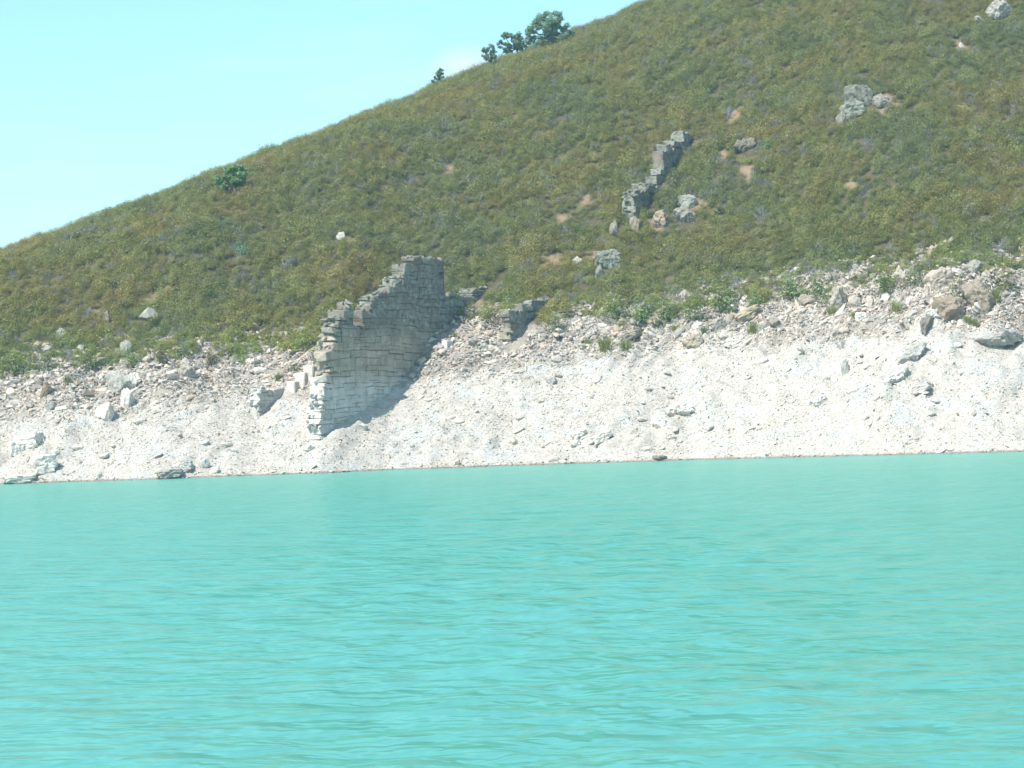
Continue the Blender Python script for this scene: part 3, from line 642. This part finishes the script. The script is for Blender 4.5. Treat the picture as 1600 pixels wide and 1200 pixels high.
rock(1560,545,60,18,'grey bedrock patch near the right edge of the bank',name='rock_ledge',seed=71,c_=(.52,.53,.53),rough=.2,tilt=(0,-.15))

# other larger loose stones on the bank, told apart only by their place
rng = np.random.default_rng(23); n_st = 0; tries = 0
BIG = []
for i in range(12):
    m_ = boulder_mesh(np.random.default_rng(300+i), (1.15+.12*(i % 4), .8, .5+.06*(i % 3)), 2, .10, boxy=.6 if i % 2 else 0); m_.materials.append(MAT_STONE); BIG.append(m_)
MARKS = [(190,600,'hollow boulder'),(290,580,'pointed rock'),(165,650,'pinkish boulder'),(425,630,'wall stub'),(478,592,'squared blocks'),(72,615,'brown tilted rock'),(66,730,'cracked ledge'),(44,695,'long white ledge'),(265,742,'waterline slab'),(500,690,'tall wall foot'),(640,600,'tall wall shadow'),(699,540,'small squared block'),(797,535,'short wall remnant'),(862,598,'isolated grey slab'),(940,685,'long pale slab'),(945,545,'widest grass tuft'),(1030,660,'split white rock'),(1065,640,'jagged white outcrop'),(1110,668,'grey-white hump'),(1085,538,'tan slab'),(1168,498,'smooth tan ledge'),(1280,630,'grey-edged slab'),(1322,575,'narrow rock fin'),(1346,500,'bright white squared stone'),(1400,595,'lower gully rib'),(1441,610,'dark-sided slab'),(1448,515,'dark knobbly outcrop'),(1490,500,'brown craggy outcrop'),(1560,540,'bedrock patch'),(1210,510,'brownish stone cluster'),(1030,718,'dark wet stone'),(716,726,'dark little stone by the water'),(330,680,'bank below the wall stub'),(600,690,'bank below the wall shadow'),(780,650,'pale scree under the short wall remnant'),(1200,680,'low bank between hump and gully'),(1500,680,'low bank beyond the gully')]
USED = set()
while n_st < 125:
    px = rng.uniform(10, 1590); py = rng.uniform(440, 745); b_ = hit(px, py); s_ = float(b_[1]-shore_y(b_[0]))
    if s_ > float(veg_s(b_[0]))+.3 or s_ < .3: continue
    if rng.random() < .35 and s_ < float(white_s(b_[0])): continue
    o = bpy.data.objects.new('bank_stone', BIG[n_st % 12]); col.objects.link(o); sz = rng.uniform(.34, .62)*(1.25 if s_ > white_s(b_[0]) else 1)
    o.location = (b_[0], b_[1], b_[2]+.12*sz); rt = slope_rot(np.array([b_[0]]), np.array([b_[1]]), rng, 1, .25)[0]
    o.rotation_euler = (rt[0]*.7, rt[1]-.15, rng.normal(.5, .5)); o.scale = (sz*rng.uniform(.8, 1.3), sz, sz*rng.uniform(.7, 1.2))
    o['col'] = tuple(float(v) for v in stone_cols(np.array([b_[0]]), np.array([s_]), rng, 1)[0])
    lm = min(MARKS, key=lambda m_: math.hypot(px-m_[0], (py-m_[1])*1.4)); dx_, dy_ = px-lm[0], (py-lm[1])*1.4
    rel = ('left of' if dx_ < 0 else 'right of') if abs(dx_) > abs(dy_) else ('above' if dy_ < 0 else 'below')
    fx = o.scale[0]/o.scale[2]; shp = 'long flat' if fx > 1.35 else 'upright blocky' if fx < .85 else 'small' if sz < .45 else 'chunky'
    lum = o['col'][1]; tone = 'white' if lum > .56 else 'cream' if lum > .5 else 'pale grey' if lum > .42 else 'grey-brown' if lum > .3 else 'dark brown'
    near = 'just ' if math.hypot(dx_, dy_) < 32 else ''
    lab = '%s %s stone %s%s the %s' % (shp, tone, near, rel, lm[2])
    if lab in USED: bpy.data.objects.remove(o); continue
    USED.add(lab); tag(o, lab, 'stone', 'loose stones on the bank'); n_st += 1

# ---------- small stones of the bank
SHAPE = np.random.default_rng(5)
SCREE = [hull_stone(SHAPE, 9+i % 5, .45+.12*(i % 4), 1.1+.35*(i % 4)) for i in range(10)]
for m_ in SCREE: m_.materials.append(MAT_STONE)
rng = np.random.default_rng(11)
n = 230000; x = rng.uniform(-42, 44, n); s = rng.uniform(-.3, 26, n)
keep = s < veg_s(x)+2.5+2*rng.random(n); dens = .6+.4*sstep(-.35, .35, fbm(x/3, s/2, 501, 3)); keep &= rng.random(n) < dens
x, s = x[keep], s[keep]; y = s+shore_y(x); z = terrain(x, y); v = in_view(x, y, z); x, s, y, z = x[v], s[v], y[v], z[v]; far = np.ones(len(x), bool)
for cx_, cy_, r_ in WALL_FOOT: far &= (x-cx_)**2+(y-cy_)**2 > r_*r_
x, s, y, z = x[far], s[far], y[far], z[far]; n = len(x)
sz = np.clip(.092*np.exp(rng.normal(0, .5, n)), .05, .40)*(1+.75*sstep(-.3, 1, (s-white_s(x))/3))*(1-.15*sstep(2.2, .8, s))*np.where((s < .7) & (rng.random(n) < .25), 2.0, 1)*np.where(s < white_s(x)-.5, .66, 1)
rot = slope_rot(x, y, rng, n, .35); rot[:, 2] = rng.normal(.85, .4, n)
scl = sz[:, None]*np.stack([rng.uniform(.9, 1.7, n), rng.uniform(.7, 1.1, n), rng.uniform(.6, 1.15, n)], 1)
scatter('scree', SCREE, np.stack([x, y, z+.04*sz], 1), rot, scl, rng.integers(0, 10, n), stone_cols(x, s, rng, n), 'small loose stones covering the bare bank above the waterline', 'scree')

# ---------- oaks
def oak(px, py, Z0, zoom, blobs, label, seed, name='oak_tree', stems=1, dens=430, leaf=.085, c_=(.19,.29,.16)):
    """blobs: foliage clumps (x, y, r) measured on an enlarged view with the foot at Z0"""
    rng = np.random.default_rng(seed); b_ = hit(px, py); m = np.linalg.norm(b_-CAM)/F_PX/zoom
    t_ = tag(empty(name, b_), label, 'tree', 'oaks on the hillside')
    C, Nn, S_, T_ = [], [], [], []; ctr = []
    for (bx_, by_, br) in blobs:
        r_ = br*m*1.18; c0 = np.array([(bx_-Z0[0])*m, rng.uniform(-.45, .45)*max(abs(q[0]-Z0[0]) for q in blobs)*m, (Z0[1]-by_)*m]); ctr.append((c0, r_))
        # each clump is several tight twig-ends so that gaps stay between them
        for _ in range(9):
            d0 = rng.normal(size=3); d0 /= np.linalg.norm(d0); sub = c0+d0*r_*rng.uniform(.35, .95)*[1, 1, .85]; sr = r_*rng.uniform(.30, .52)
            n = int(dens*sr*sr*2.6)+12
            d = rng.normal(size=(n, 3)); d /= np.linalg.norm(d, axis=1)[:, None]; pts = sub+d*(sr*rng.uniform(.4, 1.12, (n, 1)))*[1, 1, .8]
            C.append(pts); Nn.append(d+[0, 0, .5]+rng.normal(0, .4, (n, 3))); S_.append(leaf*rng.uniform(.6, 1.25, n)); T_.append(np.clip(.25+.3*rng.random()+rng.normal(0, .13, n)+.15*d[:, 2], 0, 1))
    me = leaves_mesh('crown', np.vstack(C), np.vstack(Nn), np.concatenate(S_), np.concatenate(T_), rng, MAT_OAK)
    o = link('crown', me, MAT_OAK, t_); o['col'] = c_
    top = np.mean([c0 for c0, _ in ctr], 0); hgt = max(c0[2] for c0, _ in ctr); fork = np.array([top[0]*.45, top[1]*.3, hgt*.38]); tr = .045*hgt+.035
    for q in range(stems):
        dx = (q-.5*(stems-1))*hgt*.22
        me = mesh_np('trunk', *tubes([([(dx*1.2, 0, -.4), (dx, 0, .1), (dx*.6+fork[0]*.6, fork[1]*.5, fork[2]*.6), fork], [tr*1.5, tr*1.1, tr*.9, tr*.75])], 8), smooth=True); link('trunk', me, MAT_BARK, t_)
    for c0, r_ in ctr:
        mid = fork*.45+c0*.55+rng.normal(0, .08, 3)-[0, 0, .08]; me = mesh_np('limb', *tubes([([fork, mid, c0], [tr*.55, tr*.38, tr*.14])], 6), smooth=True); link('limb', me, MAT_BARK, t_)
    CLEAR.append((b_[0], b_[1]-.3, .6)); CLEAR.append((b_[0], b_[1]-1.0, .5)); return t_
oak(866, 74, (1130,352), 5, [(1060,120,55),(1150,118,55),(1000,175,50),(1090,195,65),(1190,185,55),(948,215,45),(1238,228,45),(1150,265,55),(1060,290,55),(1205,285,48),(1000,335,42),(1110,335,48),(960,268,36),(1120,150,50),(1180,325,40)], 'largest oak on the skyline, broad open crown over leaning limbs', 31, stems=2)
oak(810, 84, (850,412), 5, [(745,245,28),(718,300,34),(800,245,38),(862,250,42),(902,290,42),(780,325,40),(840,310,50),(895,345,34),(930,300,28),(760,360,24)], 'leaning oak touching the downhill side of the largest oak', 32)
oak(769, 109, (650,543), 5, [(598,395,28),(640,380,32),(672,398,24),(600,440,28),(645,430,36),(620,462,22),(668,440,22)], 'small round-headed oak with a bare trunk on the skyline', 33, leaf=.07)
oak(687, 127, (240,658), 5, [(252,520,18),(235,552,18),(260,545,12),(215,580,18),(188,600,16),(245,590,18),(232,622,20),(254,620,14),(222,545,14),(265,575,14),(205,615,16),(240,535,14)], 'tiny ragged oak, lowest of those on the skyline', 34, leaf=.075, dens=700)
oak(363, 301, (415,508), 5, [(430,310,42),(370,330,42),(480,330,38),(330,390,38),(318,432,32),(400,375,55),(470,390,46),(522,372,32),(350,452,30),(432,425,30),(500,410,30)], 'lone rounded oak in the shrubs near the left skyline', 35, stems=2, c_=(.18,.32,.13))

# ---------- single shrubs one can pick out
BRIGHT, DEAD = (.18,.25,.07), (.42,.41,.41)
SH_A = [shrub_mesh('green_bush', 60+i, 620, .62, .95, .055, .17, 18, dry=.1) for i in range(3)]
SH_D = [shrub_mesh('dead_shrub', 70+i, 40, .6, .8, .03, .1, 16, dead=True) for i in range(3)]
SH_G = []
for i in range(3):
    r_ = np.random.default_rng(90+i); P_ = []
    for _ in range(90):
        a = r_.uniform(0, 6.28); l = r_.uniform(.3, .65); q0 = r_.normal(0, .13, 2); tip = np.array([q0[0]+math.cos(a)*l*.5, q0[1]+math.sin(a)*l*.5, l]); P_.append(([np.array([q0[0], q0[1], -.08]), np.array([q0[0], q0[1], 0])*.5+tip*.5+[0, 0, .08], tip], [.012, .010, .003]))
    v_, f_ = tubes(P_, 3); m_ = mesh_np('grass_tuft', v_, f_); attr(m_, 'tint', 'FLOAT', 'FACE', r_.uniform(.3, .6, len(f_))); m_.materials.append(MAT_LEAF); SH_G.append(m_)
_ns = [0]
def plant(px, py, w, kind, label, c_=None, group=None, hs=1.0):
    i = _ns[0]; _ns[0] += 1; r_ = np.random.default_rng(700+i); b_ = hit(px, py); m = np.linalg.norm(b_-CAM)/F_PX
    src, nm, cat, base_w = {'bush': (SH_A, 'green_bush', 'bush', 1.45), 'dead': (SH_D, 'dead_shrub', 'shrub', 1.4), 'tuft': (SH_G, 'grass_tuft', 'grass tuft', .75)}[kind]
    o = bpy.data.objects.new(nm, src[i % 3]); col.objects.link(o); k_ = w*m/base_w; o.scale = (k_, k_, k_*hs*r_.uniform(.9, 1.1)); o.location = (b_[0], b_[1]+.1, b_[2]-.03); o.rotation_euler = (0, 0, r_.uniform(0, 6.28))
    o['col'] = tuple(float(v) for v in np.array(c_ or {'bush': BRIGHT, 'dead': DEAD, 'tuft': (.30,.33,.10)}[kind])*r_.uniform(.88, 1.12)); CLEAR.append((b_[0], b_[1], w*m*.4))
    return tag(o, label, cat, group)
GB, GT, GD = 'green bushes along the shrub edge', 'grass tufts on the stony strip', 'grey dead shrubs'
plant(375, 397, 30, 'bush', 'blue-green rounded bush on the slope under the lone oak', (.19,.34,.19)); plant(533, 243, 14, 'bush', 'tiny blue-green bush alone high on the slope', (.18,.32,.18))
plant(350, 358, 30, 'bush', 'faded green bush between the lone oak and the blue-green bush', (.19,.27,.13)); plant(250, 518, 20, 'bush', 'small blue-green bush beside the smooth rounded boulder', (.19,.31,.16))
plant(330, 465, 20, 'bush', 'light green bush uphill of the pale pointed rock', (.19,.30,.12)); plant(1200, 232, 26, 'bush', 'bright green bush beside the dark low outcrop', (.19,.31,.09))
plant(1585, 130, 24, 'bush', 'yellow-green bush by the right picture edge high up', (.27,.34,.09)); plant(1345, 162, 26, 'bush', 'dark bush growing in the hollow of the grey outcrop', (.13,.17,.08))
for q, (px, py, w, lb) in enumerate([(1235,468,42,'broad green bush over the brown angular rock'),(1300,476,36,'green bush beside the pale crumbling knob'),(1275,462,34,'green bush between two others at the shrub edge'),(1130,490,48,'large green bush over the smooth tan ledge'),(1180,482,32,'green bush next to the largest one at the shrub edge'),(1085,500,36,'green bush at the corner of the stony slope'),(1040,506,38,'green bush above the lichened ledge'),(1000,505,40,'green bush uphill of the grass tufts'),(965,498,34,'green bush nearest the short wall remnant'),(1385,462,40,'dense green bush behind the thin upright stone'),(1430,448,34,'green bush beside the pinkish pale slab'),(1498,470,36,'grey-green bush between the crag and pale slab'),(285,560,26,'dark green bush above the pale pointed rock'),(205,572,30,'low green bush at the foot of the upright mottled rock'),(330,570,22,'small bush at the stony edge beyond the wall stub'),(25,588,34,'dark green bush at the left picture edge'),(70,580,30,'green bush beside the low grey stone'),(140,578,30,'green bush above the hollow boulder'),(250,566,26,'olive bush between upright rock and dark bush'),(740,500,24,'olive bush behind the low end of the tall wall'),(765,505,24,'yellowish bush between tall wall and short remnant'),(715,478,18,'bush behind the low end wall'),(985,480,34,'olive bush above the wall-side bushes'),(870,520,28,'thin grey-green bush beside the short wall remnant'),(885,498,24,'olive bush above the short wall remnant'),(1568,452,36,'bush on the stony ground at the right edge')]):
    plant(px, py, w*1.3, 'bush', lb, (.19,.25,.075) if 'green' in lb and 'grey' not in lb else (.22,.25,.14) if 'grey' in lb else (.22,.22,.07), GB, 1.2)
for px, py, w, lb in [(945,548,30,'widest yellow-green grass tuft on the stony strip'),(920,540,16,'small round tuft nearest the short wall remnant'),(978,548,24,'grass tuft on the downhill side of the widest one'),(968,515,22,'grass tuft just under the bushes'),(1025,512,16,'single tuft in the rocks under the bushes'),(1055,518,16,'small tuft uphill of the tan slab'),(1100,522,18,'blue-green tuft behind the tan slab'),(1000,528,18,'tuft on the lichened ledge'),(1178,520,22,'tuft on the tan bedrock ledge'),(1300,492,22,'yellow tuft below the crumbling knob'),(1335,498,16,'tuft beside the bright white squared stone'),(1400,487,24,'low grass under the dense bush'),(1512,505,18,'yellow grass in the cleft of the crag'),(1525,512,18,'dry yellow tuft below the cleft'),(1555,470,24,'tall yellow-green grass beside the crag'),(664,565,12,'thin weed in the shadow edge of the tall wall'),(652,572,10,'thin weed lower in the shadow edge'),(710,528,14,'tuft beside the small white squared block'),(491,598,8,'green tuft between the topmost block and tall wall'),(435,595,18,'dry tuft uphill of the wall stub'),(460,580,14,'dry tuft above the squared blocks'),(105,600,18,'yellowish tuft on the stony strip above the brown tilted rock')]:
    plant(px, py, w, 'tuft', lb, (.16,.22,.09) if 'blue' in lb else None, GT)
for px, py, w, lb in [(1268,440,46,'pale grey dead shrub above the broad green bush'),(1305,438,40,'silvery dead shrub at the end of the grey thicket'),(1235,445,36,'grey leafless shrub beside the paler dead one'),(1150,452,36,'grey leafless shrub above the largest green bush'),(1060,470,40,'faded dead shrub on the slope over the bushes'),(905,445,30,'bare grey shrub below the white stone'),(1078,312,30,'brown dead shrub behind the rounded pale boulder'),(362,392,18,'bleached dead shrub beside the blue-green bush'),(1190,345,34,'pale dead shrub in the middle of the right slope'),(1355,235,34,'grey dead shrub below the leaning slab'),(1560,395,40,'grey dead shrub near the right picture edge'),(640,290,26,'thin grey dead shrub on the slope above the tall wall'),(1140,185,30,'thin grey dead shrub above the broken wall'),(860,520,24,'bare twiggy shrub beside the short wall remnant'),(1315,545,24,'grey twigs on the bank below the white stone')]:
    plant(px, py, w, 'dead', lb, None, GD)

# ---------- the shrub cover of the slope: nobody could count it
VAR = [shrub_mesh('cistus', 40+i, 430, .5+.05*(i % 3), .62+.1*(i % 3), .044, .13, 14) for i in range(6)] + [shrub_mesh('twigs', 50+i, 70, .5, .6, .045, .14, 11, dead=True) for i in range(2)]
rng = np.random.default_rng(77); n = 150000
x = rng.uniform(-50, 85, n); s = rng.uniform(8, 150, n); y = s+shore_y(x); z = terrain(x, y)
v = in_view(x, y, z, 120); x, s, y, z = x[v], s[v], y[v], z[v]
# drop what lies far behind the ridge
px_, py_ = project(np.stack([x, y, z], 1)); sky_ = np.interp(px_, [q[0] for q in SKY_PX], [q[1] for q in SKY_PX]); 
behind = y > np.interp(x, _cx, _cz)/.6+shore_y(x)+14
vf = VEGF(x, s); cl = fbm(x/4.5, y/4.5, 601, 3)
k_ = (~behind) & (rng.random(len(x)) < vf**2*(.80+.35*sstep(-.5, .2, cl))) & (rng.random(len(x)) > bare(x, y)*1.0) & clear_of(x, y)
x, s, y, z, cl = x[k_], s[k_], y[k_], z[k_], cl[k_]; n = len(x); print('SHRUBS', n)
edge = sstep(6, 0, s-veg_s(x)); sc = .86*rng.uniform(.7, 1.35, n)*(.9+.35*np.clip(cl, -.5, .6))
pick = rng.integers(0, 6, n); tw = rng.random(n) < .07+.10*sstep(.1, .5, fbm(x/6, y/6, 611, 2))+.10*edge; pick[tw] = rng.integers(6, 8, tw.sum())
hue = fbm(x/9, y/9, 621, 4)+rng.normal(0, .28, n)
g_, br_, dk = np.array([.255,.286,.074]), np.array([.318,.268,.078]), np.array([.205,.238,.090])
w1_ = sstep(-.3, .8, hue)[:, None]; w2_ = sstep(.1, -.9, hue)[:, None]; cols = g_*(1-w1_)*(1-w2_)+br_*w1_*(1-w2_)+dk*w2_
cols = cols*rng.uniform(.86, 1.16, (n, 1))*(1+edge[:, None]*np.array([.15,.25,.05])); cols[tw] = np.array([.36,.35,.34])*rng.uniform(.7, 1.3, (tw.sum(), 1))
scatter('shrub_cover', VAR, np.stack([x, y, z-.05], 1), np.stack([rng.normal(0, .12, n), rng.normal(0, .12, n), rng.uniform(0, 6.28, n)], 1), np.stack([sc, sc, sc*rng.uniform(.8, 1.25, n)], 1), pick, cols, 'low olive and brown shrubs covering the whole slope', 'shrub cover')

# ---------- thin summer haze over the lake
bm = bmesh.new(); bmesh.ops.create_cube(bm, size=1)
for v in bm.verts: v.co = ((v.co.x*2)*1600, (v.co.y*2)*1600, -5.5 if v.co.z < 0 else 66)
me = bpy.data.meshes.new('haze'); bm.to_mesh(me); bm.free()
k = Nodes('haze'); pv = k.n('ShaderNodeVolumePrincipled', {'Color': (.52, .82, 1.0), 'Density': .00040, 'Anisotropy': 0.0}); k.n('ShaderNodeOutputMaterial', {'Volume': pv.outputs[0]})
tag(link('haze', me, k.m), 'thin bluish summer haze over the lake and slope', 'haze', kind='stuff')
scene.cycles.volume_bounces = 0
